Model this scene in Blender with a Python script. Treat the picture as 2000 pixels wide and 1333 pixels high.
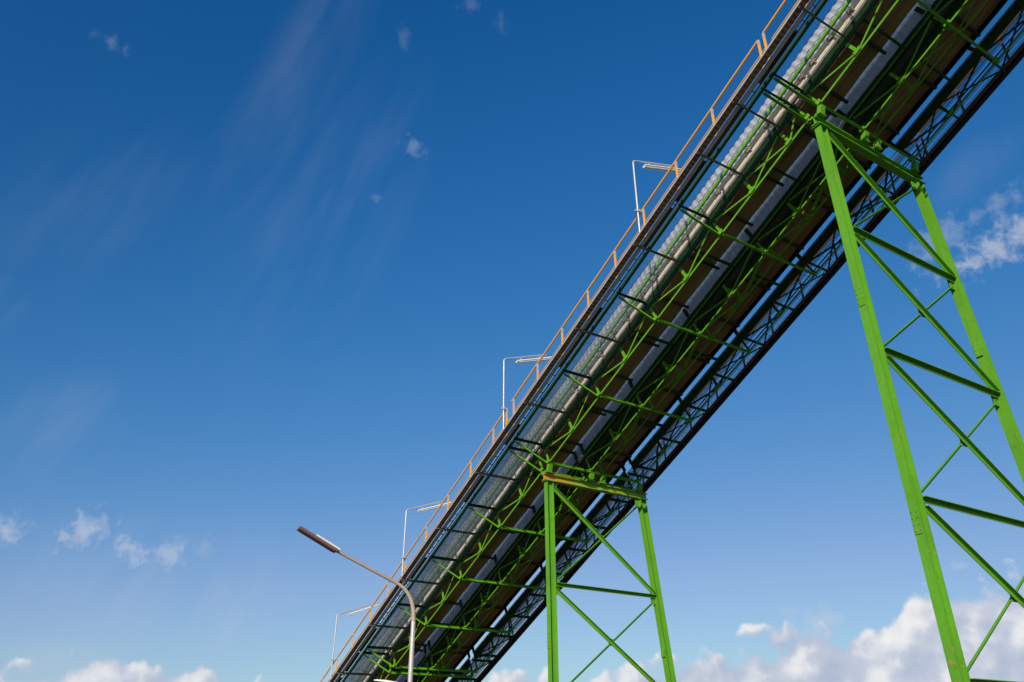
import bpy, bmesh, math, random
from mathutils import Vector, Matrix
random.seed(7)
for o in list(bpy.data.objects): bpy.data.objects.remove(o)
scene = bpy.context.scene
C = scene.collection
R = math.radians
# ------------------------------------------------------------------ camera
CAMZ = 2.2
PITCH = 28.1
cam_d = bpy.data.cameras.new('camera'); cam = bpy.data.objects.new('camera', cam_d); C.objects.link(cam)
cam.location = (0, 0, CAMZ); cam.rotation_euler = (R(90 + PITCH), 0, 0)
cam_d.sensor_width = 36; cam_d.lens = 1493 / 2000 * 36
cam_d.clip_start = 0.1; cam_d.clip_end = 20000
scene.camera = cam
# ------------------------------------------------------------------ sun and exposure
SUN_AZ, SUN_EL = -162.0, 25.5          # azimuth clockwise from +Y
sun_d = bpy.data.lights.new('sun', 'SUN'); sun = bpy.data.objects.new('sun', sun_d); C.objects.link(sun)
sun_d.energy = 5.0; sun_d.angle = R(0.53); sun_d.color = (1.0, 0.87, 0.68)
sdir = Vector((math.sin(R(SUN_AZ)) * math.cos(R(SUN_EL)), math.cos(R(SUN_AZ)) * math.cos(R(SUN_EL)), math.sin(R(SUN_EL))))
sun.rotation_euler = sdir.to_track_quat('Z', 'Y').to_euler(); sun.location = sdir * 60
scene.view_settings.view_transform = 'Standard'; scene.view_settings.look = 'None'
scene.view_settings.exposure = 0.0; scene.view_settings.gamma = 1
scene.view_settings.use_curve_mapping = False

# ------------------------------------------------------------------ node helpers
class NT:
    def __init__(s, nt): s.nt = nt; s.n = nt.nodes; s.l = nt.links
    def node(s, typ, **kw):
        n = s.n.new(typ)
        for k, v in kw.items(): setattr(n, k, v)
        return n
    def put(s, sock, v):
        if v is None: return
        if isinstance(v, bpy.types.NodeSocket): s.l.new(v, sock)
        else: sock.default_value = v
    def m(s, op, a, b=None, c=None, clamp=False):
        n = s.node('ShaderNodeMath', operation=op); n.use_clamp = clamp
        s.put(n.inputs[0], a)
        if b is not None: s.put(n.inputs[1], b)
        if c is not None: s.put(n.inputs[2], c)
        return n.outputs[0]
    def noise(s, vec, scale, detail=3, rough=0.55, dist=0.0, dim='3D', lac=2.0):
        n = s.node('ShaderNodeTexNoise', noise_dimensions=dim)
        s.put(n.inputs['Vector'], vec); n.inputs['Scale'].default_value = scale
        n.inputs['Detail'].default_value = detail; n.inputs['Roughness'].default_value = rough
        n.inputs['Distortion'].default_value = dist; n.inputs['Lacunarity'].default_value = lac
        return n.outputs[0]
    def ramp(s, fac, stops, interp='LINEAR'):
        n = s.node('ShaderNodeValToRGB'); s.put(n.inputs[0], fac)
        cr = n.color_ramp; cr.interpolation = interp
        while len(cr.elements) < len(stops): cr.elements.new(0.5)
        for e, (p, c) in zip(cr.elements, stops):
            e.position = p; e.color = tuple(c) + (1,) if len(c) == 3 else c
        return n.outputs[0]
    def mix(s, fac, a, b, blend='MIX'):
        n = s.node('ShaderNodeMix', data_type='RGBA', blend_type=blend)
        s.put(n.inputs[0], fac)
        s.put(n.inputs[6], a if isinstance(a, bpy.types.NodeSocket) else tuple(a) + (1,))
        s.put(n.inputs[7], b if isinstance(b, bpy.types.NodeSocket) else tuple(b) + (1,))
        return n.outputs[2]
    def sstep(s, x, a, b):
        n = s.node('ShaderNodeMapRange', interpolation_type='SMOOTHSTEP')
        s.put(n.inputs[0], x); n.inputs[1].default_value = a; n.inputs[2].default_value = b
        return n.outputs[0]

# ------------------------------------------------------------------ world: Nishita sky with procedural clouds
world = bpy.data.worlds.new('World'); scene.world = world; world.use_nodes = True
def px_azel(x, y):
    th = R(PITCH); f = 1493.
    a, b = (x - 1000), -(y - 666.5)
    h = -math.sin(th) * b + math.cos(th) * f; z = math.cos(th) * b + math.sin(th) * f
    return math.degrees(math.atan2(a, h)), math.degrees(math.atan2(z, math.hypot(a, h)))
# cloud fields, listed by compass direction: (azimuth, elevation, half-width, half-height, tilt, strength, softness)
def cloud_group():
    g = bpy.data.node_groups.new('cloud_density', 'ShaderNodeTree')
    g.interface.new_socket('Vec', in_out='INPUT', socket_type='NodeSocketVector')
    g.interface.new_socket('Cumulus', in_out='OUTPUT', socket_type='NodeSocketFloat')
    g.interface.new_socket('Wisp', in_out='OUTPUT', socket_type='NodeSocketFloat')
    N = NT(g)
    gi = N.node('NodeGroupInput'); go = N.node('NodeGroupOutput')
    sep = N.node('ShaderNodeSeparateXYZ'); N.l.new(gi.outputs[0], sep.inputs[0])
    az, el = sep.outputs[0], sep.outputs[1]
    big = N.noise(gi.outputs[0], 0.22, 2, 0.55, dim='2D'); fine = N.noise(gi.outputs[0], 0.6, 6, 0.52, dim='2D')
    vo = N.node('ShaderNodeTexVoronoi', feature='SMOOTH_F1', voronoi_dimensions='2D'); vo.inputs['Scale'].default_value = 0.42
    vo.inputs['Smoothness'].default_value = 0.6
    wv = N.node('ShaderNodeVectorMath', operation='MULTIPLY_ADD')
    nn = N.node('ShaderNodeTexNoise', noise_dimensions='2D'); N.l.new(gi.outputs[0], nn.inputs['Vector']); nn.inputs['Scale'].default_value = 0.5; nn.inputs['Detail'].default_value = 3
    N.l.new(nn.outputs['Color'], wv.inputs[0]); wv.inputs[1].default_value = (2.6, 2.6, 2.6); N.l.new(gi.outputs[0], wv.inputs[2])
    N.l.new(wv.outputs[0], vo.inputs['Vector'])
    puff = N.m('SUBTRACT', 0.55, vo.outputs['Distance'])       # billows
    # wind-streaked coordinates for the wisps
    mp = N.node('ShaderNodeMapping'); N.l.new(gi.outputs[0], mp.inputs[0])
    mp.vector_type = 'TEXTURE'; mp.inputs['Rotation'].default_value = (0, 0, R(66)); mp.inputs['Scale'].default_value = (14, 3.2, 1)
    streak = N.noise(mp.outputs[0], 1.0, 4, 0.5, 0.15, dim='2D')
    def ell(a0, e0, ra, re, tilt):
        c, s_ = math.cos(R(tilt)), math.sin(R(tilt))
        da = N.m('SUBTRACT', az, a0); de = N.m('SUBTRACT', el, e0)
        x = N.m('ADD', N.m('MULTIPLY', da, c / ra), N.m('MULTIPLY', de, s_ / ra))
        y = N.m('ADD', N.m('MULTIPLY', da, -s_ / re), N.m('MULTIPLY', de, c / re))
        r2 = N.m('ADD', N.m('MULTIPLY', x, x), N.m('MULTIPLY', y, y))
        return N.m('SUBTRACT', 1.0, N.m('SQRT', r2))
    fine2 = N.noise(gi.outputs[0], 1.0, 6, 0.6, 0.2, dim='2D')
    # --- cumulus: bank whose top follows a curve of elevation against azimuth
    fc = N.node('ShaderNodeFloatCurve'); cm = fc.mapping; cv = cm.curves[0]
    pts = CU_TOP
    A0, A1 = -60., 60.
    P = [((a - A0) / (A1 - A0), e / 20.) for a, e in pts]
    cv.points[0].location = P[0]; cv.points[1].location = P[-1]
    for q in P[1:-1]: cv.points.new(*q)
    cm.update()
    N.put(fc.inputs[1], N.m('MULTIPLY_ADD', az, 1 / (A1 - A0), -A0 / (A1 - A0)))
    top = N.m('MULTIPLY', fc.outputs[0], 20.)
    bank = N.m('MULTIPLY', N.m('SUBTRACT', top, el), 0.55)
    dens = N.m('ADD', bank, N.m('MULTIPLY', puff, 1.25))
    dens = N.m('ADD', dens, N.m('MULTIPLY', N.m('SUBTRACT', fine, 0.5), 0.95))
    dens = N.m('ADD', dens, N.m('MULTIPLY', N.m('SUBTRACT', big, 0.5), 1.2))
    N.put(go.inputs[0], dens)
    # --- wisps and small fair-weather scraps
    acc = None
    for (x, y, rx, ry, tilt, st, kind) in WISPS:
        a0, e0 = px_azel(x, y); k = 0.034
        e = ell(a0, e0, rx * k, ry * k, tilt)
        if kind == 'puff':
            v = N.m('ADD', e, N.m('MULTIPLY', N.m('SUBTRACT', fine2, 0.5), 2.4)); v = N.m('ADD', v, N.m('MULTIPLY', N.m('SUBTRACT', big, 0.5), 0.8))
            v = N.m('MULTIPLY', N.sstep(v, 0.0, 1.15), st)
        else:
            v = N.m('MULTIPLY', N.sstep(e, 0.0, 0.9), N.sstep(streak, 0.30, 0.80)); v = N.m('MULTIPLY', v, st)
        acc = v if acc is None else N.m('MAXIMUM', acc, v)
    N.put(go.inputs[1], acc)
    return g
CU_TOP = [(-60, 2), (-48, 2), (-36, 3.0), (-31.5, 3.6), (-30, 3.9), (-28.6, 4.3), (-27.4, 5.0), (-26.2, 5.2), (-25.2, 4.7), (-24.2, 5.0), (-23.0, 4.9), (-22.2, 4.3), (-21, 4.2),
          (-19.5, 4.2), (-18, 3.0), (-13, 2.6), (-4, 3.2), (2.0, 4.6), (4.5, 3.8), (8, 5.0), (10.5, 4.6), (14, 5.3), (17, 6.2), (19.5, 6.5), (22, 6.4), (24, 7.2), (26.5, 8.0), (29.5, 8.8), (33, 9.0), (40, 8), (60, 4)]
WISPS = [(160, 1040, 62, 46, 25, 0.75, 'puff'), (252, 1072, 52, 30, -28, 0.8, 'puff'), (335, 1083, 32, 34, 0, 0.6, 'puff'), (8, 1036, 55, 34, 0, 0.75, 'puff'), (398, 1066, 36, 26, 0, 0.22, 'puff'),
         (1945, 478, 150, 46, 14, 0.8, 'puff'), (1835, 470, 90, 44, 20, 0.36, 'puff'), (1940, 408, 90, 28, 12, 0.32, 'puff'), (1600, 1212, 80, 32, 8, 0.45, 'puff'), (1540, 1195, 30, 14, 0, 0.25, 'puff'),
         (1868, 1108, 30, 12, 0, 0.45, 'puff'), (805, 288, 48, 26, -15, 0.26, 'puff'), (215, 80, 46, 24, 0, 0.2, 'puff'), (788, 75, 34, 20, -50, 0.10, 'puff'), (978, 45, 26, 24, -30, 0.1, 'puff'), (920, 10, 40, 22, 0, 0.12, 'puff'),
         (735, 388, 26, 12, 0, 0.14, 'puff'),
         (600, 130, 520, 150, 66, 0.10, 'wisp'), (640, 430, 480, 220, 58, 0.10, 'wisp'), (130, 830, 160, 130, 60, 0.16, 'wisp'), (430, 1190, 190, 70, -62, 0.30, 'wisp'),
         (300, 1150, 420, 200, 0, 0.18, 'wisp'), (200, 400, 300, 200, 40, 0.07, 'wisp'), (0, 610, 60, 90, 0, 0.2, 'wisp'), (1900, 330, 180, 60, 20, 0.1, 'wisp'), (100, 1290, 200, 60, 0, 0.35, 'wisp')]
def build_world():
    nt = world.node_tree; nt.nodes.clear(); N = NT(nt)
    out = N.node('ShaderNodeOutputWorld'); bg = N.node('ShaderNodeBackground'); N.l.new(bg.outputs[0], out.inputs[0])
    sky = N.node('ShaderNodeTexSky', sky_type='NISHITA'); sky.sun_disc = False
    sky.sun_elevation = R(SUN_EL); sky.sun_rotation = R(SUN_AZ)
    sky.air_density = 1.0; sky.dust_density = 0.35; sky.ozone_density = 2.2; sky.altitude = 400
    tc = N.node('ShaderNodeTexCoord'); sp = N.node('ShaderNodeSeparateXYZ'); N.l.new(tc.outputs['Generated'], sp.inputs[0])
    az = N.m('MULTIPLY', N.m('ARCTAN2', sp.outputs[0], sp.outputs[1]), 57.2958)
    el = N.m('MULTIPLY', N.m('ARCSINE', sp.outputs[2]), 57.2958)
    cb = N.node('ShaderNodeCombineXYZ'); N.put(cb.inputs[0], az); N.put(cb.inputs[1], el)
    g = cloud_group()
    def dens(off):
        gn = N.node('ShaderNodeGroup'); gn.node_tree = g
        va = N.node('ShaderNodeVectorMath', operation='ADD'); N.l.new(cb.outputs[0], va.inputs[0]); va.inputs[1].default_value = off
        N.l.new(va.outputs[0], gn.inputs[0]); return gn.outputs
    d0 = dens((0, 0, 0)); d1 = dens((-1.3, 1.1, 0)); d2 = dens((-0.4, 0.45, 0))
    cu = N.sstep(d0[0], -0.02, 0.46)
    relief = N.m('ADD', N.m('MULTIPLY', N.m('SUBTRACT', d0[0], d1[0]), 0.5), N.m('MULTIPLY', N.m('SUBTRACT', d0[0], d2[0]), 0.7))
    lit = N.sstep(relief, -0.35, 1.55)
    sc = N.node('ShaderNodeSeparateColor'); N.l.new(sky.outputs[0], sc.inputs[0]); cc = N.node('ShaderNodeCombineColor')
    for i, (p, k) in enumerate(SKY_GRADE):      # clear polarised afternoon air: response of each channel
        ch = N.m('MULTIPLY', N.m('POWER', N.m('MULTIPLY', sc.outputs[i], 0.1), p), k * 10)
        if i == 0: red = ch
        elif i == 1: N.put(cc.inputs[0], N.m('SMOOTH_MIN', red, N.m('MULTIPLY', ch, 0.60), 1.2)); N.put(cc.inputs[1], ch)
        else: N.put(cc.inputs[2], ch)
    sv = N.node('ShaderNodeVectorMath', operation='DOT_PRODUCT'); N.l.new(tc.outputs['Generated'], sv.inputs[0]); sv.inputs[1].default_value = tuple(sdir)
    pol = N.m('EXPONENT', N.m('MULTIPLY', N.m('POWER', N.m('MULTIPLY', sv.outputs['Value'], 1 / 0.36), 2), -1))   # deepest at a right angle to the sun
    pm = N.node('ShaderNodeVectorMath', operation='SCALE'); N.l.new(cc.outputs[0], pm.inputs[0]); N.put(pm.inputs['Scale'], N.m('MULTIPLY_ADD', pol, -0.27, 1.0))
    skyc = pm
    # scattering law of the clear air: bluer and deeper away from the horizon
    cloudcol = N.ramp(lit, [(0.0, (4.3, 4.8, 6.3)), (0.5, (5.9, 6.2, 7.2)), (0.85, (8.2, 8.2, 8.4)), (1.0, (9.2, 9.0, 8.8))])
    hz = N.sstep(el, 8.0, 0.0)
    c1 = N.mix(N.m('MULTIPLY', d0[1], 0.75), skyc.outputs[0], (5.6, 6.0, 6.9))
    c2 = N.mix(N.m('MULTIPLY', cu, 0.93), c1, cloudcol)
    c3 = N.mix(N.m('MULTIPLY', hz, 0.35), c2, (4.4, 5.2, 6.6))
    N.l.new(c3, bg.inputs[0]); bg.inputs[1].default_value = 0.1
SKY_GRADE = [(1.85, 2.45), (0.82, 0.745), (0.50, 0.835)]
world.cycles.sampling_method = 'MANUAL'; world.cycles.sample_map_resolution = 256
build_world()

# ------------------------------------------------------------------ materials
def mat_new(name):
    m = bpy.data.materials.new(name); m.use_nodes = True; m.node_tree.nodes.clear(); return m, NT(m.node_tree)
def metal_paint(name, base, dark, rust=0.12, rough=0.42, rustcol=(0.16, 0.06, 0.02), metallic=0.0, var=0.5, spec=0.5, bump=0.02, scale=1.0, chips=0.0):
    m, N = mat_new(name)
    out = N.node('ShaderNodeOutputMaterial'); b = N.node('ShaderNodeBsdfPrincipled'); N.l.new(b.outputs[0], out.inputs[0])
    tc = N.node('ShaderNodeTexCoord'); geo = N.node('ShaderNodeNewGeometry')
    pos = geo.outputs['Position']
    n1 = N.noise(pos, 1.3 * scale, 3, 0.6); n2 = N.noise(pos, 9 * scale, 3, 0.65); n3 = N.noise(pos, 34 * scale, 2, 0.6)
    f = N.sstep(n1, 0.3, 0.75)
    col = N.mix(N.m('MULTIPLY', f, var), base, dark)
    dirt = N.sstep(n2, 0.5, 0.8); col = N.mix(N.m('MULTIPLY', dirt, 0.35 * var + 0.1), col, tuple(c * 0.45 for c in base))
    rs = N.sstep(N.m('ADD', N.m('MULTIPLY', n2, 0.6), N.m('MULTIPLY', n1, 0.4)), 0.66 - rust * 0.5, 0.74 - rust * 0.3)
    col = N.mix(N.m('MULTIPLY', rs, min(1, rust * 4)), col, rustcol)
    if chips:
        mp = N.node('ShaderNodeMapping'); N.l.new(pos, mp.inputs[0]); mp.inputs['Scale'].default_value = (9, 9, 0.7)
        run = N.noise(mp.outputs[0], 1.0, 3, 0.6); col = N.mix(N.m('MULTIPLY', N.sstep(run, 0.52, 0.72), 0.35), col, tuple(c * 0.62 for c in base))
        ch = N.sstep(N.m('ADD', N.noise(pos, 7.0, 4, 0.7), N.m('MULTIPLY', N.noise(pos, 0.8, 2, 0.5), 0.35)), 0.83, 0.86)
        col = N.mix(N.m('MULTIPLY', ch, chips), col, (0.34, 0.20, 0.08))
    N.l.new(col, b.inputs['Base Color'])
    N.put(b.inputs['Roughness'], N.m('MULTIPLY_ADD', n2, 0.3, rough - 0.12)); b.inputs['Metallic'].default_value = metallic
    b.inputs['Specular IOR Level'].default_value = spec
    bp = N.node('ShaderNodeBump'); bp.inputs['Strength'].default_value = 0.25; bp.inputs['Distance'].default_value = bump
    N.l.new(n3, bp.inputs['Height']); N.l.new(bp.outputs[0], b.inputs['Normal'])
    return m
GREEN = metal_paint('green_paint', (0.108, 0.345, 0.010), (0.085, 0.26, 0.010), rust=0.05, spec=0.25, rough=0.5)
GREEN_TOWER = metal_paint('green_tower_paint', (0.112, 0.345, 0.020), (0.088, 0.28, 0.016), rust=0.05, chips=0.8, scale=0.6, var=0.75, spec=0.25, rough=0.5)
def rust_cap_mat():
    m = metal_paint('green_rusting_paint', (0.20, 0.36, 0.02), (0.26, 0.30, 0.02), rust=0.12, scale=0.7)
    N = NT(m.node_tree); b = [x for x in N.n if x.type == 'BSDF_PRINCIPLED'][0]; lk = b.inputs['Base Color'].links[0].from_socket
    u, s = gal_coord(N); geo = N.node('ShaderNodeNewGeometry'); a = N.noise(geo.outputs['Position'], 2.5, 4, 0.6)
    s0 = Vector(AX['t']).dot(G(0, 0, 0)); f = N.sstep(N.m('ADD', s, N.m('MULTIPLY', a, 1.2)), s0 + 2.3, s0 + 0.9)
    N.l.new(N.mix(N.m('MULTIPLY', f, .6), lk, (0.58, 0.22, 0.02)), b.inputs['Base Color'])
    return m
GREEN_SHADED = metal_paint('shaded_green_paint', (0.020, 0.070, 0.022), (0.012, 0.042, 0.014), rust=0.08, rough=0.55, spec=0.12)  # darker copy of the green; shade under the bridge is in the colour
RUST_ORANGE = metal_paint('orange_rust_edge', (0.42, 0.17, 0.04), (0.25, 0.10, 0.03), rust=0.1, rough=0.7)
BLACKPAINT = metal_paint('black_paint', (0.010, 0.009, 0.008), (0.02, 0.012, 0.008), rust=0.05, rough=0.7, spec=0.3)
GALV = metal_paint('galvanised_steel', (0.52, 0.54, 0.56), (0.42, 0.43, 0.45), rust=0.03, rough=0.4, metallic=0.35)
LAMPGREY = metal_paint('lamp_pole_steel', (0.58, 0.55, 0.51), (0.46, 0.42, 0.38), rust=0.06, rough=0.35, metallic=0.3, rustcol=(0.3, 0.15, 0.08))
YELLOW = metal_paint('yellow_paint', (0.84, 0.38, 0.008), (0.76, 0.31, 0.008), rust=0.02, var=0.3)
RUST = metal_paint('rusty_steel', (0.13, 0.055, 0.030), (0.07, 0.03, 0.02), rust=0.1, rough=0.8)
RUSTDK = metal_paint('dark_rusty_steel', (0.045, 0.028, 0.02), (0.02, 0.014, 0.01), rust=0.1, rough=0.8)
BLACKM = metal_paint('black_rubber', (0.02, 0.02, 0.02), (0.012, 0.012, 0.012), rust=0.0, rough=0.6)
CREAM = metal_paint('dusty_cream_paint', (0.66, 0.60, 0.47), (0.5, 0.45, 0.36), rust=0.08, rough=0.6)
BRACKET = metal_paint('bracket_steel', (0.30, 0.25, 0.18), (0.16, 0.12, 0.08), rust=0.2, rough=0.7)
WHITE = metal_paint('white_enamel', (0.78, 0.77, 0.72), (0.66, 0.64, 0.58), rust=0.02, rough=0.35)
ARMTAN = metal_paint('shaded_arm_steel', (0.40, 0.33, 0.27), (0.30, 0.23, 0.18), rust=0.06, rough=0.45)  # tan stands for the shade on the arm's underside
HEADBROWN = metal_paint('brown_lamp_head', (0.20, 0.105, 0.085), (0.14, 0.07, 0.06), rust=0.0, rough=0.4)
LENS = metal_paint('lamp_lens', (0.22, 0.10, 0.08), (0.16, 0.07, 0.055), rust=0.0, rough=0.25)
PLATE = metal_paint('dark_floor_plate', (0.10, 0.085, 0.075), (0.05, 0.042, 0.035), rust=0.15, rough=0.7)

AX = {}
def gal_coord(N):
    """coordinates along the bridge (x = down the slope, y = across)"""
    geo = N.node('ShaderNodeNewGeometry')
    dd = N.node('ShaderNodeVectorMath', operation='DOT_PRODUCT'); N.l.new(geo.outputs['Position'], dd.inputs[0]); dd.inputs[1].default_value = AX['d']
    tt = N.node('ShaderNodeVectorMath', operation='DOT_PRODUCT'); N.l.new(geo.outputs['Position'], tt.inputs[0]); tt.inputs[1].default_value = AX['t']
    return dd.outputs['Value'], tt.outputs['Value']

# ------------------------------------------------------------------ bridge frame
S = 1.2
INC = R(25.5); AZ = R(-32.08)
d = Vector((math.sin(AZ) * math.cos(INC), math.cos(AZ) * math.cos(INC), -math.sin(INC)))
t = Vector((math.cos(AZ), -math.sin(AZ), 0))
n = t.cross(d); n = n if n.z > 0 else -n
dh = Vector((math.sin(AZ), math.cos(AZ), 0)); Z = Vector((0, 0, 1))
O = Vector((7.17681, 13.12009, 13.27993)) * S + Vector((0, 0, CAMZ))
AX['d'] = tuple(d); AX['t'] = tuple(t)
def G(u, s, w): return O + S * (u * d + s * t + w * n)

def belt_mat():
    m, N = mat_new('brown_belt_rubber')
    out = N.node('ShaderNodeOutputMaterial'); b = N.node('ShaderNodeBsdfPrincipled'); N.l.new(b.outputs[0], out.inputs[0])
    u, s = gal_coord(N)
    cb = N.node('ShaderNodeCombineXYZ'); N.put(cb.inputs[0], N.m('MULTIPLY', u, 0.25)); N.put(cb.inputs[1], N.m('MULTIPLY', s, 3.0))
    a = N.noise(cb.outputs[0], 1.6, 6, 0.6)
    geo = N.node('ShaderNodeNewGeometry'); c = N.noise(geo.outputs['Position'], 2.0, 5, 0.6)
    col = N.ramp(a, [(0.3, (0.12, 0.065, 0.026)), (0.5, (0.23, 0.125, 0.05)), (0.72, (0.38, 0.22, 0.10))])
    col = N.mix(N.m('MULTIPLY', N.sstep(c, 0.5, 0.75), 0.5), col, (0.10, 0.075, 0.035))
    s0 = Vector(AX['t']).dot(G(0, 0.9, 0)); olive = N.sstep(s, s0, s0 + .35); olive = N.m('MULTIPLY', olive, N.sstep(s, s0 + 1.2, s0 + .9))
    col = N.mix(N.m('MULTIPLY', olive, 0.55), col, (0.24, 0.21, 0.04))
    N.l.new(col, b.inputs['Base Color']); b.inputs['Roughness'].default_value = 0.62
    return m
BELT = belt_mat()
GREEN_RUST = rust_cap_mat()
def hood_mat():
    m, N = mat_new('translucent_corrugated_sheet')
    out = N.node('ShaderNodeOutputMaterial')
    geo = N.node('ShaderNodeNewGeometry'); u, s = gal_coord(N)
    a = N.noise(geo.outputs['Position'], 1.1, 5, 0.6); b = N.noise(geo.outputs['Position'], 7.0, 4, 0.6)
    col = N.ramp(a, [(0.3, (0.80, 0.81, 0.84)), (0.7, (0.92, 0.92, 0.92))])
    col = N.mix(N.m('MULTIPLY', N.sstep(b, 0.5, 0.8), 0.35), col, (0.45, 0.42, 0.38))
    pr = N.node('ShaderNodeBsdfPrincipled'); N.l.new(col, pr.inputs['Base Color']); pr.inputs['Roughness'].default_value = 0.3; pr.inputs['Specular IOR Level'].default_value = 0.9
    tr = N.node('ShaderNodeBsdfTranslucent'); tr.inputs[0].default_value = (0.94, 0.94, 0.98, 1)
    mx = N.node('ShaderNodeMixShader'); mx.inputs[0].default_value = 0.60
    N.l.new(pr.outputs[0], mx.inputs[1]); N.l.new(tr.outputs[0], mx.inputs[2]); N.l.new(mx.outputs[0], out.inputs[0])
    return m
HOOD = hood_mat()
def tray_mat():
    m, N = mat_new('rusty_perforated_tray')
    out = N.node('ShaderNodeOutputMaterial'); b = N.node('ShaderNodeBsdfPrincipled'); N.l.new(b.outputs[0], out.inputs[0])
    u, s = gal_coord(N)
    geo = N.node('ShaderNodeNewGeometry')
    fr = N.m('ABSOLUTE', N.m('SUBTRACT', N.m('FRACT', N.m('MULTIPLY', u, 1 / (0.125 * S))), 0.5))
    seg = N.sstep(fr, 0.28, 0.12)
    a = N.noise(geo.outputs['Position'], 3.0, 5, 0.6)
    col = N.mix(N.sstep(a, 0.35, 0.7), (0.26, 0.12, 0.05), (0.13, 0.065, 0.03))
    col = N.mix(N.m('MULTIPLY', seg, 0.55), col, (0.48, 0.30, 0.10))
    N.l.new(col, b.inputs['Base Color']); b.inputs['Roughness'].default_value = 0.8
    return m
TRAY = tray_mat()
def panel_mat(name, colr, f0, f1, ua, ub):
    # clear sheet flooring: streaky, its silvery low-angle sheen painted in, stronger down the slope
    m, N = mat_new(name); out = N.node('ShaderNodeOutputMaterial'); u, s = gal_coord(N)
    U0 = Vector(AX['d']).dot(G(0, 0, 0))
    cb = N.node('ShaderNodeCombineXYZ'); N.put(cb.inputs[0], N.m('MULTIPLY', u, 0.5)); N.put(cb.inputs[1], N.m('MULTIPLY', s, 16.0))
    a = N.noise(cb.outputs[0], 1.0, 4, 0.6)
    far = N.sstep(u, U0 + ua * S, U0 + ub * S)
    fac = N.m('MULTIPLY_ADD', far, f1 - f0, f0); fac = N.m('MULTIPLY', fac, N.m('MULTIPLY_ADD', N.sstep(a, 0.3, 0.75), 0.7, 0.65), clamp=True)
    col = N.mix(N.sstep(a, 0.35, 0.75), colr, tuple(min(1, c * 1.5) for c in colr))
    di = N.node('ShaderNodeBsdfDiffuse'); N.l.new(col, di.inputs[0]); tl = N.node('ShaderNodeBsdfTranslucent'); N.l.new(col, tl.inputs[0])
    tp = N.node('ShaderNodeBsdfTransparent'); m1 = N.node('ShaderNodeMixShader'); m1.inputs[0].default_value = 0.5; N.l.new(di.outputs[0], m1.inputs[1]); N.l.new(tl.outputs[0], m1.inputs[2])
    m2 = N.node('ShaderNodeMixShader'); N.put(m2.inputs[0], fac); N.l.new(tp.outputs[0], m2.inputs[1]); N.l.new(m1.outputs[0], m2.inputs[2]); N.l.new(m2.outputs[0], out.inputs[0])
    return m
PANEL_A = panel_mat('sheen_clear_panel', (0.42, 0.45, 0.43), 0.03, 0.62, 1.0, 16.0)
PANEL_B = panel_mat('sheen_blue_panel', (0.22, 0.23, 0.29), 0.03, 0.50, 3.0, 18.0)
def ground_mat():
    m, N = mat_new('dusty_yard_ground')
    out = N.node('ShaderNodeOutputMaterial'); b = N.node('ShaderNodeBsdfPrincipled'); N.l.new(b.outputs[0], out.inputs[0])
    geo = N.node('ShaderNodeNewGeometry'); p = geo.outputs['Position']
    a = N.noise(p, 0.05, 8, 0.6); c = N.noise(p, 1.7, 8, 0.65)
    col = N.ramp(a, [(0.3, (0.060, 0.052, 0.042)), (0.7, (0.085, 0.074, 0.060))])
    col = N.mix(N.m('MULTIPLY', N.sstep(c, 0.45, 0.7), 0.4), col, (0.045, 0.04, 0.035))
    N.l.new(col, b.inputs['Base Color']); b.inputs['Roughness'].default_value = 0.95
    bp = N.node('ShaderNodeBump'); bp.inputs['Strength'].default_value = 0.4; bp.inputs['Distance'].default_value = 0.03
    N.l.new(c, bp.inputs['Height']); N.l.new(bp.outputs[0], b.inputs['Normal'])
    return m
GROUND = ground_mat()

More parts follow.
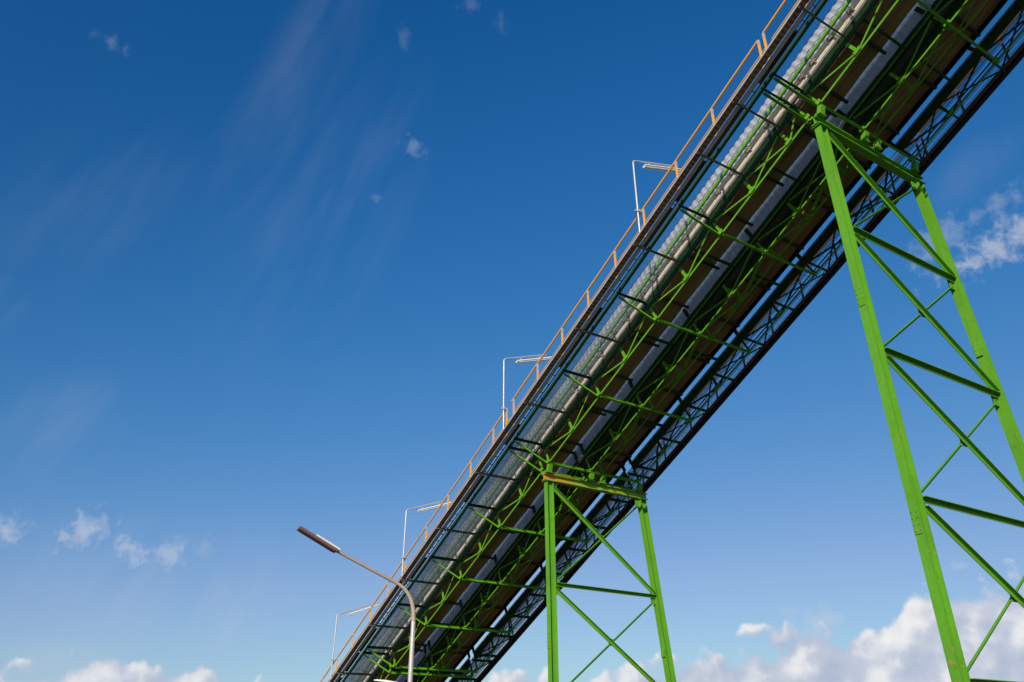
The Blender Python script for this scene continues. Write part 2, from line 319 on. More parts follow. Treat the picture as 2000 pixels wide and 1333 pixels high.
# ------------------------------------------------------------------ mesh helpers
class MB:
    def __init__(s): s.v = []; s.f = []; s.sm = []
    def sweep(s, prof, p0, p1, up, off=(0, 0)):
        """closed profile [(x,y)] swept from p0 to p1; y follows 'up', x = axis x up. sizes in world metres"""
        a = (p1 - p0).normalized(); y = (up - a * up.dot(a)).normalized(); x = a.cross(y)
        i0 = len(s.v); k = len(prof)
        for p in (p0, p1):
            for (px, py) in prof: s.v.append(p + x * (px + off[0]) + y * (py + off[1]))
        area = sum(prof[i][0] * prof[(i + 1) % k][1] - prof[(i + 1) % k][0] * prof[i][1] for i in range(k))
        A = list(range(i0, i0 + k)); B = list(range(i0 + k, i0 + 2 * k))
        for i in range(k):
            q = (i + 1) % k
            s.f.append((A[i], A[q], B[q], B[i]) if area > 0 else (A[q], A[i], B[i], B[q])); s.sm.append(False)
        s.f.append(tuple(reversed(A)) if area > 0 else tuple(A)); s.sm.append(False)
        s.f.append(tuple(B) if area > 0 else tuple(reversed(B))); s.sm.append(False)
        return s
    def box(s, p0, p1, w, h, up, off=(0, 0)):
        return s.sweep([(-w / 2, -h / 2), (w / 2, -h / 2), (w / 2, h / 2), (-w / 2, h / 2)], p0, p1, up, off)
    def ibeam(s, p0, p1, w, h, up, tf=0.02, tw=0.014, off=(0, 0)):
        a, b, c = w / 2, h / 2, tw / 2
        return s.sweep([(-a, -b), (a, -b), (a, -b + tf), (c, -b + tf), (c, b - tf), (a, b - tf), (a, b), (-a, b), (-a, b - tf), (-c, b - tf), (-c, -b + tf), (-a, -b + tf)], p0, p1, up, off)
    def angle(s, p0, p1, w, h, up, th=0.01, off=(0, 0), flip=1):
        """L section: vertical leg hangs down from the back edge of a flat leg on top"""
        f = flip
        return s.sweep([(0, 0), (f * w, 0), (f * w, -th), (f * th, -th), (f * th, -h), (0, -h)], p0, p1, up, off)
    def channel(s, p0, p1, w, h, up, th=0.01, off=(0, 0), flip=1):
        f = flip; b = h / 2
        return s.sweep([(0, -b), (f * w, -b), (f * w, -b + th), (f * th, -b + th), (f * th, b - th), (f * w, b - th), (f * w, b), (0, b)], p0, p1, up, off)
    def tube(s, pts, r, seg=8, cap=True):
        pts = [Vector(p) for p in pts]; i0 = len(s.v); k = len(pts); ref = None
        for i, p in enumerate(pts):
            a = (pts[min(i + 1, k - 1)] - pts[max(i - 1, 0)]).normalized()
            if ref is None:
                ref = Vector((0, 0, 1)) if abs(a.z) < 0.9 else Vector((1, 0, 0))
            x = (ref - a * ref.dot(a)).normalized(); ref = x; y = a.cross(x)
            rr = r[i] if isinstance(r, (list, tuple)) else r
            for j in range(seg):
                q = 2 * math.pi * j / seg; s.v.append(p + (x * math.cos(q) + y * math.sin(q)) * rr)
        for i in range(k - 1):
            for j in range(seg):
                a0 = i0 + i * seg + j; a1 = i0 + i * seg + (j + 1) % seg
                s.f.append((a0, a1, a1 + seg, a0 + seg)); s.sm.append(True)
        if cap:      # caps on vertices of their own, so they do not bend the tube's smooth normals
            j0 = len(s.v); s.v += [v.copy() for v in s.v[i0:i0 + seg]] + [v.copy() for v in s.v[i0 + (k - 1) * seg:i0 + k * seg]]
            s.f.append(tuple(reversed(range(j0, j0 + seg)))); s.sm.append(False)
            s.f.append(tuple(range(j0 + seg, j0 + 2 * seg))); s.sm.append(False)
        return s
    def build(s, name, mat, parent=None):
        org = Vector((0, 0, 0)); q = parent
        while q is not None: org += Vector(q.location); q = q.parent
        me = bpy.data.meshes.new(name); me.from_pydata([tuple(v - org) for v in s.v], [], s.f); me.update()
        me.polygons.foreach_set('use_smooth', s.sm); me.materials.append(mat)
        o = bpy.data.objects.new(name, me); C.objects.link(o)
        if parent is not None: o.parent = parent
        return o
def tag(o, label=None, cat=None, group=None, kind=None):
    if label: o['label'] = label
    if cat: o['category'] = cat
    if group: o['group'] = group
    if kind: o['kind'] = kind
    return o
def thing(name, loc, label, cat, group=None):
    o = bpy.data.objects.new(name, None); C.objects.link(o); o.location = loc; o.empty_display_size = 0.3
    return tag(o, label, cat, group)

# ------------------------------------------------------------------ ground
def ground():
    m = MB(); L = 9000; k = 40
    xs = [(-1 + 2 * i / k) for i in range(k + 1)]; xs = [math.copysign(abs(x) ** 3, x) * L for x in xs]
    for y in xs:
        for x in xs: m.v.append(Vector((x, y, 0)))
    for j in range(k):
        for i in range(k):
            a = j * (k + 1) + i; m.f.append((a, a + 1, a + k + 2, a + k + 1)); m.sm.append(False)
    tag(m.build('ground', GROUND), 'flat dusty yard under the conveyor bridge', kind='structure')
ground()

# ------------------------------------------------------------------ bridge spans
TR = (0.0, 1.62, 2.10, 3.64)        # truss lines across the bridge
U_START, U_END = -9.0, 36.0
SPANS = [  # (label, K nodes, V nodes)
    ('topmost green truss span of the conveyor bridge, leaving the photo at the upper right', [-8.4, -5.6, -2.75, 0.0], [-7.0, -4.2, -1.32]),
    ('middle green truss span of the conveyor bridge, between the two support towers', [0.39, 3.75, 6.68, 9.62, 12.57], [1.05, 2.46, 5.25, 8.2, 11.15]),
    ('lowest green truss span of the conveyor bridge, going down from the smaller tower', [12.97, 15.78, 18.65, 21.5, 24.35], [14.3, 17.15, 20.05, 22.9]),
    ('foot of the conveyor bridge trusses, below the bottom edge of the picture', [24.75, 27.7, 30.6, 33.5], [26.2, 29.1, 32.0]),
]
WT = 0.80; WB = 0.52
TOPC = {0.0: (.56, .785), 1.62: (.67, .82), 2.10: (.56, .80), 3.64: (.51, .80)}
def truss(sp, s, ks, vs):
    allN = sorted([(k, 'K') for k in ks] + [(v, 'V') for v in vs])
    a, b = allN[0][0], allN[-1][0]
    side = -1 if s < 1 or abs(s - 2.1) < .1 else 1
    left = s < 1 or abs(s - 2.1) < 0.1
    cw = 0.055 if s == 0 else 0.046
    m = MB().angle(G(a, s, 0.03), G(b, s, 0.03), cw * S, cw * S, n, 0.010, off=(0, 0), flip=1)
    tr = m.build('truss', GREEN, sp)      # the bottom chord carries the rest of the truss
    wb, wt = TOPC[s]
    MB().channel(G(a - .03, s, (wt + wb) / 2), G(b + .03, s, (wt + wb) / 2), 0.035 * S, (wt - wb) * S, n, 0.012, flip=1).build('top_chord', GREEN_SHADED, tr)
    if s == 1.62: MB().box(G(a, s + .003, wb - .014), G(b, s + .003, wb - .014), 0.03 * S, 0.026 * S, n).build('chord_lip', GREEN, tr)
    if s == 3.64: MB().box(G(a, s - .012, wt + .012), G(b, s - .012, wt + .012), 0.02 * S, 0.022 * S, n).build('chord_lip', RUST_ORANGE, tr)
    web = GREEN_SHADED if s == 3.64 else GREEN; dw = 0.062 if s == 3.64 else 0.045  # far web takes the darker green, its shade put into the colour
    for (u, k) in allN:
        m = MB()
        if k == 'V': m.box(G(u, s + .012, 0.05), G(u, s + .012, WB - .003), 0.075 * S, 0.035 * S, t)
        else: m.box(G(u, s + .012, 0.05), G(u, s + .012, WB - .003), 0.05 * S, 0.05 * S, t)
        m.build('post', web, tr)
    for i, (u, k) in enumerate(allN):
        if k != 'V': continue
        for j in (i - 1, i + 1):
            if 0 <= j < len(allN):
                uu = allN[j][0]; uu = uu + (0.08 if uu < u else -0.08)
                MB().box(G(u + (-.03 if uu < u else .03), s - .02, 0.02), G(uu, s - .02, WB - .02), dw * S, 0.016 * S, t).build('diagonal', web, tr)
    for (u, k) in allN:
        w_, h_ = (0.20, 0.10) if k == 'V' else (0.16, 0.12)
        m = MB(); m.box(G(u - w_ / 2, s - .034, 0.045), G(u + w_ / 2, s - .034, 0.045), 0.012 * S, h_ * S, n)
        m.build('gusset_plate', GREEN, tr)
    return tr
def bridge_span(idx, label, ks, vs):
    base = G(min(ks + vs), 1.8, 0)
    sp = thing('truss_span', base, label, 'bridge', 'spans of the conveyor bridge')
    for s in TR: truss(sp, s, ks, vs)
    a, b = min(ks + vs), max(ks + vs)
    for u in ks:
        MB().ibeam(G(u, 0.02, -0.03), G(u, TR[3] - .02, -0.03), 0.055 * S, 0.085 * S, n, 0.012, 0.01).build('floor_beam', GREEN, sp)
        # outrigger with knee brace on the near side
        MB().channel(G(u + .03, -1.06, 0.745), G(u + .03, -0.01, 0.745), 0.05 * S, 0.085 * S, n, 0.01, flip=1).build('outrigger', GREEN_SHADED, sp)
        MB().angle(G(u + .04, -0.99, 0.70), G(u + .04, -0.01, 0.03), 0.07 * S, 0.06 * S, n, 0.010, flip=-1).build('knee_brace', GREEN, sp)
        MB().channel(G(u, TR[3] + .12, 0.70), G(u, 4.93, 0.70), 0.05 * S, 0.09 * S, n, 0.01).build('outrigger', GREEN_SHADED, sp)
        for s in (1.64, 3.66):
            MB().box(G(u, s, WT + .002), G(u, s, 1.195), 0.10 * S, 0.06 * S, t).build('hood_post', GREEN_SHADED, sp)
        for s in (-0.035,):
            MB().box(G(u, s, WT + .002), G(u, s, 1.195), 0.05 * S, 0.03 * S, t).build('hood_post', GREEN_SHADED, sp)
    for u in vs:
        MB().channel(G(u - .08, -1.62, 0.645), G(u - .08, -0.005, 0.645), 0.045 * S, 0.07 * S, n, 0.01).build('outrigger', OUTR, sp)
        MB().channel(G(u, TR[3] + .12, 0.70), G(u, 4.93, 0.70), 0.05 * S, 0.09 * S, n, 0.01).build('outrigger', GREEN_SHADED, sp)
        for (s0, s1) in ((0.12, TR[1]), (TR[2] + .12, TR[3])):
            MB().ibeam(G(u - .6, s0, 0.60), G(u - .6, s1 - .02, 0.60), 0.06 * S, 0.09 * S, n, 0.012, 0.01).build('frame_beam', GREEN_SHADED, sp)
        MB().box(G(u - .05, -0.035, WT + .002), G(u - .05, -0.035, 1.195), 0.04 * S, 0.03 * S, t).build('hood_post', GREEN_SHADED, sp)
        MB().ibeam(G(u, TR[1] + .13, 0.40), G(u, TR[2] - .02, 0.40), 0.05 * S, 0.07 * S, n, 0.01, 0.008).build('frame_beam', GREEN, sp)
    # horizontal sway bracing between the middle trusses
    alln = sorted(ks + vs)
    for i in range(len(alln) - 1):
        p, q = (TR[1] + .05, TR[2] - .05) if i % 2 else (TR[2] - .05, TR[1] + .05)
        MB().angle(G(alln[i] + .1, p, 0.10), G(alln[i + 1] - .1, q, 0.10), 0.04 * S, 0.04 * S, n, 0.008).build('sway_brace', GREEN, sp)
    return sp
OUTR = metal_paint('weathered_steel', (0.16, 0.13, 0.10), (0.08, 0.06, 0.045), rust=0.15, rough=0.7)
for i, (lab, ks, vs) in enumerate(SPANS): bridge_span(i, lab, ks, vs)
ALLK = sorted(sum([s[1] for s in SPANS], [])); ALLV = sorted(sum([s[2] for s in SPANS], []))

# ------------------------------------------------------------------ belt conveyors
def strip(m, u0, u1, prof, nu=1, smooth=True):
    """sheet: list of (s,w) points swept along the bridge as thin closed solid given by the closed profile"""
    i0 = len(m.v); k = len(prof)
    for i in range(nu + 1):
        u = u0 + (u1 - u0) * i / nu
        for (s, w) in prof: m.v.append(G(u, s, w))
    for i in range(nu):
        for j in range(k):
            q = (j + 1) % k; a = i0 + i * k
            m.f.append((a + j, a + q, a + k + q, a + k + j)); m.sm.append(False)
    m.f.append(tuple(range(i0, i0 + k))); m.sm.append(False)
    m.f.append(tuple(reversed(range(i0 + nu * k, i0 + (nu + 1) * k)))); m.sm.append(False)
def conveyor(c, label, hood):
    cv = thing('belt_conveyor', G(0, c, 0.85), label, 'conveyor', 'belt conveyors on the bridge')
    u0, u1 = U_START, 34.0
    m = MB(); nu = 180; i0 = 0     # return belt sagging slightly between rollers
    hw = 0.45
    for i in range(nu + 1):
        u = u0 + (u1 - u0) * i / nu; sag = 0.012 * math.sin(u * 4.3)
        for (s, w) in ((c - hw, .87), (c - hw * .5, .865), (c, .863), (c + hw * .5, .865), (c + hw, .87), (c + hw, .885), (c - hw, .885)): m.v.append(G(u, s, w + sag))
    k = 7
    for i in range(nu):
        for j in range(k):
            q = (j + 1) % k; a = i * k; m.f.append((a + j, a + q, a + k + q, a + k + j)); m.sm.append(False)
    m.build('return_belt', BELT, cv)
    m = MB(); T = [(c - .64, 1.43), (c - .34, 1.13), (c + .34, 1.13), (c + .60, 1.40)]
    strip(m, u0, u1, T + [(s, w + .02) for s, w in reversed(T)], 1); m.build('carrying_belt', CREAM, cv)
    for sgn in (-1, 1):
        sx = (.775 if sgn < 0 else .46) if hood else .68
        zc, zh = (1.02, .11) if (hood and sgn < 0) else (.99, .15)
        MB().channel(G(u0, c + sgn * sx, zc), G(u1, c + sgn * sx, zc), 0.05 * S, zh * S, n, 0.012, flip=-sgn).build('stringer', CREAM if (hood and sgn < 0) else BLACKPAINT, cv)
    us = sorted([u for u in ALLK + ALLV if u > u0 + .5 and u < 33])
    for i, u in enumerate(us):
        for du in (-.62, 0.05):
            if du < 0 and u in ALLK and i % 2: pass
            uu = u + du
            m = MB()
            for a_, b_ in (((c - .60, 1.36), (c - .36, 1.075)), ((c - .32, 1.07), (c + .32, 1.07)), ((c + .36, 1.075), (c + .60, 1.36))):
                m.tube([G(uu, *a_), G(uu, *b_)], 0.05 * S, 8)
            idl = m.build('carrying_idler', BLACKM, cv)
            for sg in (-1, 1):
                m = MB(); sb = c + sg * ((.80 if sg < 0 else .50) if hood else .70)
                m.box(G(uu - .05, sb, 1.02), G(uu - .05, sb, 1.30), 0.03 * S, 0.05 * S, t)
                m.box(G(uu - .11, sb - .028, 1.085), G(uu + .12, sb - .028, 1.085), 0.03 * S, 0.035 * S, n)
                m.tube([G(uu + .06, sb - .06, 1.10), G(uu + .06, sb + .01, 1.10)], 0.035 * S, 8)
                m.build('idler_bracket', BRACKET, idl)
                MB().tube([G(uu + .06, sb - .075, 1.10), G(uu + .06, sb - .06, 1.10)], 0.024 * S, 8).build('bearing_cap', BLACKM, idl)
        m = MB(); m.tube([G(u - .3, c - .56, 0.80), G(u - .3, c + .56, 0.80)], 0.045 * S, 10)
        m.build('return_roller', RUSTDK, cv)
    if hood:
        r = 0.90; m = MB(); pitch = 0.21; nu = int((u1 - u0) / pitch * 12); na = 26
        for i in range(nu + 1):
            u = u0 + (u1 - u0) * i / nu; ph = 2 * math.pi * u / pitch
            rr = r + 0.013 * math.sin(ph) + 0.003 * math.sin(3 * ph)
            for j in range(na + 1):
                q = math.pi * j / na
                if j <= 22: q = math.pi * j / 22; m.v.append(G(u, c - rr * math.cos(q), 1.31 + rr * math.sin(q)))
                else: m.v.append(G(u, c + rr - .012 * (j - 22) , 1.31 - .123 * (j - 22)))
        for i in range(nu):
            for j in range(na):
                a = i * (na + 1) + j; m.f.append((a, a + na + 1, a + na + 2, a + 1)); m.sm.append(True)
        h = m.build('corrugated_hood', HOOD, cv)
        for sgn in (-1, 1):
            MB().box(G(u0, c + sgn * (.90 if sgn < 0 else .96), 1.245), G(u1, c + sgn * (.90 if sgn < 0 else .96), 1.245), 0.05 * S, 0.09 * S, n).build('hood_rail', GREEN, h)
    return cv
conveyor(0.81, 'near belt conveyor under a long arched cover of pale corrugated sheet', True)
conveyor(2.87, 'far uncovered belt conveyor with a brown belt, next to the open strip of sky', False)

# ------------------------------------------------------------------ walkways
def grating(m, u0, u1, s0, s1, w, ns, cross, bw=0.008, bh=0.02):
    for i in range(ns):
        s = s0 + (s1 - s0) * i / (ns - 1); m.box(G(u0, s, w), G(u1, s, w), bw * S, bh * S, n)
    u = u0
    while u < u1: m.box(G(u, s0, w + .002), G(u, s1, w + .002), bw * S, bh * .6 * S, n); u += cross
RAILW = 1.63
POST_U = [-8.2, -6.6, -5.0, -3.4, -1.9, -.58, -.39, 1.45, 3.0, 4.5, 5.92, 7.34, 8.78, 10.24, 11.75, 12.21, 13.1, 14.7, 16.4, 18.15, 19.95, 21.5, 23.1, 24.9, 26.6, 28.3, 30.0, 31.7]
RAIL_SEG = [(-8.2, -.58), (-.39, 11.85), (12.21, 31.7)]
def handrail(par, s, mat, mid=True):
    m = MB()
    for i, (a, b) in enumerate(RAIL_SEG):
        m.tube([G(a, s, RAILW), G(b, s, RAILW)], 0.028 * S, 8)
    hr = m.build('handrail', mat, par)
    m = MB()
    for (a, b) in RAIL_SEG: m.tube([G(a, s, 1.2), G(b, s, 1.2)], 0.016 * S, 6)
    m.build('mid_rail', mat, hr)
    for u in POST_U:
        top = G(u, s, RAILW); bot = top - Z * (RAILW - 0.72) * S / math.cos(INC)
        MB().box(bot, top, 0.03 * S, 0.055 * S, dh).build('rail_post', mat, hr)
        if mat is YELLOW: MB().box(top - Z * .17 * S, top - Z * .02 * S, 0.036 * S, 0.062 * S, dh).build('post_sleeve', GALV, hr)
    return hr
def walkway_near():
    w = thing('walkway', G(0, -0.6, 0.8), 'galvanised grating walkway with orange handrail along the near edge of the bridge', 'walkway')
    u0, u1 = U_START, 34
    m = MB(); grating(m, u0, u1, -0.93, -0.12, 0.82, 5, 0.73, bw=0.006, bh=0.014); m.build('deck_bars', GALV, w)
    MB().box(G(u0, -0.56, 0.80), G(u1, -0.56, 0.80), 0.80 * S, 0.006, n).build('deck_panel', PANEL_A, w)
    MB().channel(G(u0, -1.02, 0.82), G(u1, -1.02, 0.82), 0.05 * S, 0.12 * S, n, 0.01).build('edge_beam', GREEN_SHADED, w)
    handrail(w, -1.32, YELLOW)
    for u in [x for x in ALLK + ALLV if x < 33]:
        if random.random() < .55:
            L = random.uniform(.9, 1.5)
            MB().box(G(u - L, -1.20, 0.765), G(u - .05, -1.20, 0.765), 0.125 * S, 0.02 * S, n).build('foot_plank', RUST if random.random() < .6 else RUSTDK, w)
    return w
walkway_near()
def ladder_tray():
    ct = MB()
    for s in (-1.235, -1.13): ct.box(G(U_START, s, .80), G(34, s, .80), 0.018 * S, 0.04 * S, n)
    o = ct.build('cable_ladder', RUSTDK)
    tag(o, 'narrow dark ladder rack between the grey pipe and the dark green walkway beam', 'cable rack')
    u = U_START + .2
    m = MB()
    while u < 34: m.box(G(u, -1.23, .80), G(u, -1.135, .80), 0.02 * S, 0.02 * S, n); u += 0.36
    # rungs stay in the rack's own mesh
    me = o.data; off = len(me.vertices)
    V = [tuple(v.co) for v in me.vertices] + [tuple(v) for v in m.v]
    F = [tuple(p.vertices) for p in me.polygons] + [tuple(i + off for i in f) for f in m.f]
    me2 = bpy.data.meshes.new('cable_ladder'); me2.from_pydata(V, [], F); me2.materials.append(RUSTDK); o.data = me2
ladder_tray()
def cable_tray():
    tr = thing('cable_tray', G(0, -1.54, 0.69), 'rusty perforated cable tray with a pale grey outer edge, outermost on the near side', 'cable tray')
    u0, u1 = U_START, 34
    MB().box(G(u0, -1.525, 0.70), G(u1, -1.525, 0.70), 0.155 * S, 0.012 * S, n).build('tray_base', TRAY, tr)
    MB().box(G(u0, -1.615, 0.725), G(u1, -1.615, 0.725), 0.014 * S, 0.058 * S, n).build('outer_flange', GALV, tr)
    MB().box(G(u0, -1.44, 0.735), G(u1, -1.44, 0.735), 0.012 * S, 0.05 * S, n).build('inner_flange', RUST, tr)
    m = MB()
    for k in range(5): m.tube([G(u0, -1.585 + k * .03, 0.722), G(u1, -1.585 + k * .03, 0.722)], 0.012 * S, 5)
    m.build('cables', BLACKM, tr)
cable_tray()
MB().box(G(U_START, 0.055, 0.885), G(34, 0.055, 0.885), 0.02 * S, 0.12 * S, n).build('gap_shade_strip', BLACKPAINT, bpy.data.objects['belt_conveyor'])  # black strip added as the shadow in the gap under the cream stringer
def pipe(s, w, r, mat, label, name='service_pipe', cat='pipe', u0=U_START, u1=34):
    m = MB(); m.tube([G(u0, s, w), G(u1, s, w)], r * S, 12); p = m.build(name, mat); tag(p, label, cat); return p
pipe(-1.335, 0.735, 0.052, GALV, 'thick pale grey pipe along the bridge, just inside the rusty perforated tray')
pipe(-0.038, 0.815, 0.026, LAMPGREY, 'thin pale conduit on top of the nearest dark green truss chord', 'conduit', 'conduit')
pipe(4.10, 0.76, 0.014, RUST, 'thin rusty pipe under the far walkway grating, left one of its pair', 'conduit', 'conduit')
pipe(4.32, 0.76, 0.014, RUST, 'thin rusty pipe under the far walkway grating, right one of its pair', 'conduit', 'conduit')
pipe(4.78, 0.745, 0.052, RUST, 'thick rusty brown pipe along the lower right edge of the bridge')
def walkway_mid():
    w = thing('walkway', G(0, 1.9, 0.85), 'dark plated walkway between the covered and the uncovered conveyor', 'walkway')
    m = MB(); k = 9; a, b = 1.745, 2.19
    for i in range(k):
        s = a + (b - a) * (i + .5) / k; m.box(G(U_START, s, 0.80 + .006 * (i % 2)), G(34, s, 0.80 + .006 * (i % 2)), (b - a) / k * .86 * S, 0.02 * S, n)
    m.build('floor_planks', PLATE, w)
    for s in (1.80, 2.14): MB().channel(G(U_START, s, 0.75), G(34, s, 0.75), 0.03 * S, 0.07 * S, n, 0.008).build('plank_bearer', GREEN_SHADED, w)
walkway_mid()
def walkway_far():
    w = thing('walkway', G(0, 4.3, 0.8), 'grating walkway with dark edge channel along the far lower-right edge of the bridge', 'walkway')
    u0, u1 = U_START, 34
    m = MB(); grating(m, u0, u1, 3.80, 4.70, 0.78, 8, 0.73, bw=0.006, bh=0.016); m.build('deck_bars', RUST, w)
    MB().box(G(u0, 4.24, 0.80), G(u1, 4.24, 0.80), 0.92 * S, 0.006, n).build('deck_panel', PANEL_B, w)
    MB().channel(G(u0, 4.98, 0.74), G(u1, 4.98, 0.74), 0.15 * S, 0.17 * S, n, 0.012, flip=-1).build('edge_beam', BLACKPAINT, w)
    handrail(w, 4.90, RUST)
    alln = sorted(ALLK + ALLV)
    for i in range(len(alln) - 1):
        if alln[i + 1] - alln[i] < .6: continue
        p, q = (3.80, 4.66) if i % 2 else (4.66, 3.80)
        MB().angle(G(alln[i] + .08, p, 0.73), G(alln[i + 1] - .08, q, 0.73), 0.055 * S, 0.05 * S, n, 0.008).build('deck_brace', GREEN_SHADED, w)
walkway_far()

# ------------------------------------------------------------------ support towers
def tower(u, capz, levels, label, rust_cap):
    """u: place under the bridge; capz and levels: heights in bridge units below the point G(0,0,0)"""
    Ob = O + S * u * d
    def Q(s, z, e=0.0):   # s across, z height relative to O, e along the horizontal run of the bridge
        return Vector((Ob.x, Ob.y, 0)) + S * (s * t) + S * e * dh + Vector((0, 0, O.z + S * z))
    zg = -O.z / S
    tw = thing('support_tower', Q(1.9, zg), label, 'support tower', 'green support towers under the conveyor bridge')
    bat = 0.118
    def sl(z): return 0.10
    def sr(z): return 3.82 + (capz - z) * bat * .92
    top = capz - 0.10
    fl = 0.016 * S
    for nm, f, c in (('leg', sl, 0.17), ('leg', sr, 0.20)):
        m = MB(); m.ibeam(Q(f(zg), zg + .10), Q(f(top), top), c * S, 0.24 * S, t, 0.022 * S, 0.016 * S)
        lg = m.build('leg', GREEN_TOWER, tw)
        m = MB(); m.box(Q(f(top) - .17, top + .012), Q(f(top) + .17, top + .012), 0.26 * S, 0.022 * S, Z); m.build('cap_plate', GREEN_TOWER, lg)
        for zz in [q for q in (top - 4.6, top - 9.2) if q > zg + 1]:
            m = MB(); m.box(Q(f(zz) - .128, zz - .22), Q(f(zz) - .128, zz + .22), c * .8 * S, 0.014 * S, t)
            for e in (-.045, .045):
                for q in (-.16, -.06, .06, .16): m.tube([Q(f(zz) - .148, zz + q, e), Q(f(zz) - .13, zz + q, e)], 0.012 * S, 6)
            m.build('splice_plate', GREEN_TOWER, lg)
        m = MB(); m.box(Q(f(zg) - .25, zg + .05), Q(f(zg) + .25, zg + .05), 0.5 * S, 0.10 * S, Z); m.build('base_plate', GREEN_TOWER, lg)
    m = MB(); m.ibeam(Q(-0.10, capz + .035, 0), Q(4.05, capz + .035, 0), 0.19 * S, 0.21 * S, Z, 0.022 * S, 0.016 * S); m.build('cap_beam', GREEN_RUST if rust_cap else GREEN_TOWER, tw)
    # bearing pedestals that carry the trusses
    for s in TR:
        for e in (-0.19, 0.19):
            zt = -math.sin(INC) * (u + e / math.cos(INC)) - 0.07
            zt = zt if True else 0
            m = MB(); m.box(Q(s + .03, capz + .152, e * .55), Q(s + .03, zt, e), 0.12 * S, 0.14 * S, t)
            m.box(Q(s - .09, capz + .165, e * .55), Q(s + .15, capz + .165, e * .55), 0.16 * S, 0.022 * S, Z)
            for q in (-.05, .05): m.tube([Q(s - .06, capz + .17, e * .55 + q), Q(s - .06, capz + .22, e * .55 + q)], 0.018 * S, 6)
            m.build('bearing_block', GREEN_TOWER, tw)
    zs = [top - .04] + levels
    for i, z in enumerate(levels):
        if z < zg + .3: continue
        p0, p1 = Q(sl(z) + .13, z + .05, -.03), Q(sr(z) - .13, z + .05, -.03)
        MB().angle(p0, p1, 0.11 * S, 0.10 * S, Z, 0.014 * S, flip=1).build('strut', GREEN_TOWER, tw)
    for i in range(len(zs) - 1):
        a, b = zs[i], zs[i + 1]
        b_ = max(b, zg + .2)
        p0, p1 = Q(sl(a) + .15, a - .12, -.05), Q(sr(b_) - .15, b_ + .10, -.05)
        MB().angle(p0, p1, 0.09 * S, 0.10 * S, Z, 0.012 * S, flip=1).build('diagonal_brace', GREEN_TOWER, tw)
        p0, p1 = Q(sr(a) - .15, a - .12, .05), Q(sl(b_) + .15, b_ + .10, .05)
        MB().angle(p0, p1, 0.05 * S, 0.06 * S, Z, 0.012 * S, flip=-1).build('diagonal_brace', GREEN_TOWER, tw)
        # plate where the two braces cross
        pc = (Q(sl(a), a) + Q(sr(b_), b_)) / 2
        for (ss, zz) in ((sl(a) + .16, a - .10), (sr(a) - .16, a - .10), (sl(b_) + .16, b_ + .03), (sr(b_) - .16, b_ + .03)):
            m = MB(); m.box(Q(ss, zz - .13), Q(ss, zz + .13), 0.24 * S, 0.014 * S, dh)
            for dz in (-.08, 0, .08):
                m.tube([Q(ss - .05, zz + dz, -.03), Q(ss - .05, zz + dz, .0)], 0.014 * S, 6)
            m.build('gusset_plate', GREEN_TOWER, tw)
        x1, z1, x2, z2 = sl(a) + .15, a - .12, sr(b_) - .15, b_ + .10
        x3, z3, x4, z4 = sr(a) - .15, a - .12, sl(b_) + .15, b_ + .10
        den = (x1 - x2) * (z3 - z4) - (z1 - z2) * (x3 - x4)
        xc = ((x1 * z2 - z1 * x2) * (x3 - x4) - (x1 - x2) * (x3 * z4 - z3 * x4)) / den
        zc = ((x1 * z2 - z1 * x2) * (z3 - z4) - (z1 - z2) * (x3 * z4 - z3 * x4)) / den
        MB().box(Q(xc, zc - .10), Q(xc, zc + .10), 0.2 * S, 0.014 * S, dh).build('gusset_plate', GREEN_TOWER, tw)
    return tw
tower(0.2, -0.47, [-3.45, -6.37, -9.35, -12.33, -14.9], 'tall green steel support tower at the right, nearest to the viewer', False)
tower(12.77, -5.88, [-9.05, -12.05, -14.9], 'shorter green steel support tower with a rust-orange streak on its cap beam, in the middle', True)

# ------------------------------------------------------------------ lamps on the walkway
ARMV = (-0.11388 * d + 0.93376 * t + 0.33930 * n).normalized()
def bridge_lamp(u, w_c, L0, L1, label, single=False):
    """u, w_c: where the mast is clamped to the handrail"""
    s = -1.42
    clamp = G(u, s, w_c)
    lp = thing('walkway_lamp', clamp - Z * 1.0 * S, label, 'lamp', 'fluorescent lamps on bent masts along the walkway')
    H = 1.80 * S
    top = clamp + Z * H
    r = 0.14 * S
    pts = [clamp - Z * 0.85 * S, clamp, top - Z * r]
    av = ARMV
    for k in range(1, 7):
        q = (k / 6) * (math.pi / 2 - R(20)); 
        pts.append(top - Z * r + (av - Z * av.z).normalized() * r * (1 - math.cos(q)) + Z * r * math.sin(q))
    st = pts[-1]
    pts.append(st + av * (L1 * .80) * S)
    MB().tube(pts, 0.026 * S, 10).build('mast', GALV, lp)
    m = MB(); m.box(clamp + t * -.08 * S, clamp + t * .12 * S, 0.05 * S, 0.05 * S, Z); m.box(clamp - dh * .06 * S, clamp + dh * .06 * S, 0.07 * S, 0.07 * S, Z)
    m.build('clamp', GALV, lp)
    down = -(Z - av * Z.dot(av)).normalized()
    a = st + av * (L0 - .1) * S + down * 0.135 * S; b = st + av * (L1 - .1) * S + down * 0.135 * S
    m = MB(); m.sweep([(-.06 * S, 0), (.06 * S, 0), (.075 * S, -.03 * S), (.035 * S, -.062 * S), (-.035 * S, -.062 * S), (-.075 * S, -.03 * S)], a, b, -down, off=(0, .03 * S))
    fx = m.build('fixture', WHITE, lp)
    m = MB()
    for q in ((-.04, .04) if not single else (0,)):
        m.tube([a + av * .06 * S + down * .045 * S + dh * q * S, b - av * .06 * S + down * .045 * S + dh * q * S], 0.015 * S, 8)
    m.build('tube', WHITE, fx)
    for f in (.12, .62):
        p = a.lerp(b, f); MB().box(p, p - down * .15 * S, 0.03 * S, 0.05 * S, av).build('hanger', GALV, fx)
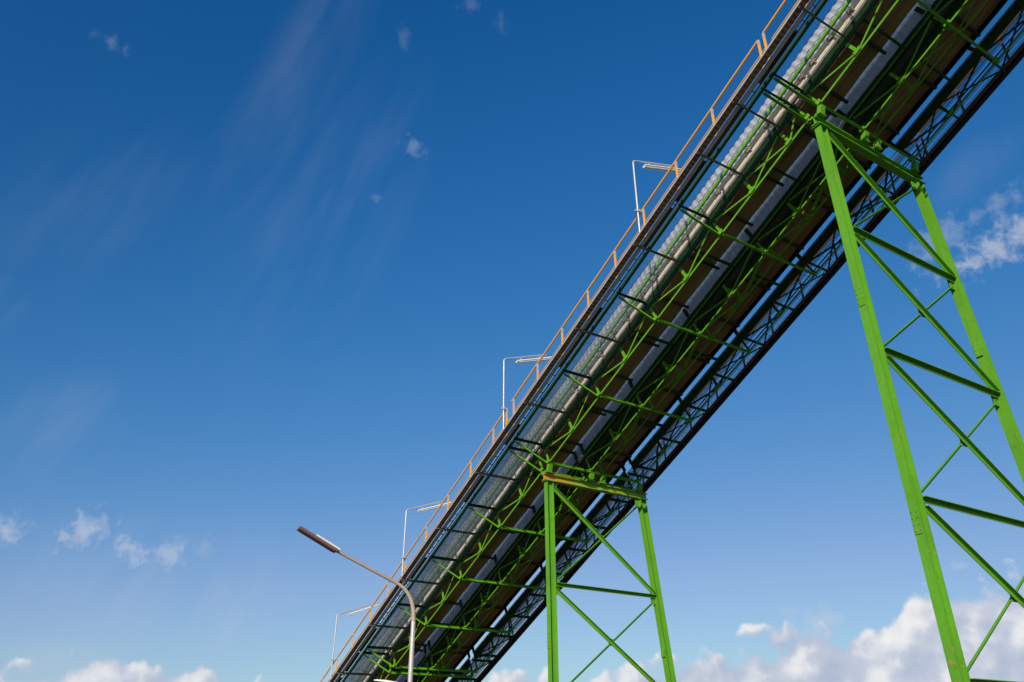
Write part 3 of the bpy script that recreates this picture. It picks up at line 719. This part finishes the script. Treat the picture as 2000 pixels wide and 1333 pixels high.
bridge_lamp(4.62, 1.64, .42, 2.2, 'fluorescent lamp on bent mast, the highest one on the orange handrail')
bridge_lamp(12.23, 1.64, .5, 2.2, 'fluorescent lamp on bent mast, second from the top along the handrail')
bridge_lamp(19.94, 1.60, .5, 2.0, 'fluorescent lamp on bent mast above the arm of the street lamp')
bridge_lamp(26.9, 1.66, .5, 1.9, 'fluorescent lamp on bent mast, at the lower left below the street lamp head')
bridge_lamp(33.5, 1.66, .5, 1.9, 'fluorescent lamp at the bottom edge of the photo, only its top in view')

# ------------------------------------------------------------------ street lamps
def azel_pt(azd, eld, r): return Vector((r * math.sin(R(azd)), r * math.cos(R(azd)), CAMZ + r * math.tan(R(eld))))
def street_lamp():
    D = 20.0
    P = azel_pt(-6.93, 0, D); P.z = 0
    E_ = azel_pt(*px_azel(655, 1075), 19.35)      # where head begins
    T_ = azel_pt(*px_azel(584, 1031), 19.0)
    K_ = azel_pt(*px_azel(768, 1136), 19.86)      # end of the bend
    B_ = azel_pt(*px_azel(808, 1205), D)
    lp = thing('street_lamp', P, 'grey street lamp with long curved arm and slim flat head in front of the bridge', 'street lamp', 'street lamps in the yard')
    m = MB(); m.tube([P, Vector((B_.x, B_.y, B_.z - .12))], [0.066, 0.056], 16); 
    m.build('pole', LAMPGREY, lp)
    pts = [Vector((B_.x, B_.y, B_.z - .13))]; k = 14
    b0 = Vector((B_.x, B_.y, B_.z - .1)); c = Vector((B_.x, B_.y, B_.z + .62)); 
    for i in range(k + 1):
        q = i / k; pts.append(b0 * (1 - q) ** 2 + c * 2 * q * (1 - q) + K_ * q * q)
    pts.append(E_ + (E_ - K_).normalized() * .30)
    rr = [0.053] * 2 + [0.053 - .016 * i / (k + 1) for i in range(len(pts) - 2)]
    MB().tube(pts, rr, 14).build('arm', ARMTAN, lp)
    m = MB(); m.tube([Vector((B_.x, B_.y, 3.0)), Vector((B_.x, B_.y, 3.12))], 0.066, 16)
    m.tube([Vector((B_.x, B_.y, 2.55)), Vector((B_.x, B_.y, 2.62))], 0.068, 16); m.build('collar', LAMPGREY, lp)
    ax = (T_ - E_).normalized(); up = (Z - ax * ax.z).normalized(); sd = ax.cross(up)
    e0 = E_ - ax * .03; L = (T_ - E_).length
    m = MB(); m.sweep([(-.105, -.045), (.105, -.045), (.105, .0), (.075, .03), (-.075, .03), (-.105, 0)], e0, T_, up)
    hd = m.build('head', HEADBROWN, lp)
    MB().box(e0 + ax * .05 - up * .05, T_ - ax * .04 - up * .05, 0.18, 0.012, up).build('lens', LENS, hd)
    m = MB(); m.sweep([(-.06, 0.03), (.06, 0.03), (.045, .085), (-.045, .085)], e0 - ax * .06, e0 + ax * L * .58, up); m.build('driver_housing', WHITE, hd)
street_lamp()
def small_lamp():
    D = 33.0; a1, e1 = px_azel(731, 1326); Tp = azel_pt(a1, e1, D)
    hx = Vector((1, 0, -.12)).normalized(); base = Tp + hx * 1.9
    P = Vector((base.x, base.y, 0))
    lp = thing('street_lamp', P, 'small white-topped street lamp head peeping over the bottom edge of the photo', 'street lamp', 'street lamps in the yard')
    MB().tube([P, Vector((base.x, base.y, base.z - .5)), Vector((base.x - .08, base.y, base.z - .2)), Tp + hx * 1.2 + Z * -.12, Tp + hx * .9 - Z * .1], [0.06, .05, .045, .04, .04], 12).build('pole', LAMPGREY, lp)
    m = MB(); L = 1.0
    up = (Z - hx * hx.z).normalized()
    segs = [(0, .06, .03), (.12, .13, .055), (.5, .17, .075), (.85, .11, .06), (1.0, .05, .04)]
    i0 = 0; k = 10
    for (q, w, h) in segs:
        for j in range(k):
            a = 2 * math.pi * j / k; m.v.append(Tp + hx * q * L + Vector((0, 1, 0)) * w * math.cos(a) + up * h * (math.sin(a) if math.sin(a) > 0 else .5 * math.sin(a)) - up * .06)
    for i in range(len(segs) - 1):
        for j in range(k): m.f.append((i * k + j, i * k + (j + 1) % k, (i + 1) * k + (j + 1) % k, (i + 1) * k + j)); m.sm.append(True)
    m.f.append(tuple(range(k))); m.sm.append(False); m.f.append(tuple(range((len(segs) - 1) * k, len(segs) * k))); m.sm.append(False)
    m.build('head', WHITE, lp)
small_lamp()
# consistent outward normals
for o in bpy.data.objects:
    if o.type == 'MESH' and o.name.split('.')[0] not in ('ground', 'corrugated_hood'):
        bm = bmesh.new(); bm.from_mesh(o.data); bmesh.ops.recalc_face_normals(bm, faces=bm.faces); bm.to_mesh(o.data); bm.free()
print('objects', len(bpy.data.objects))
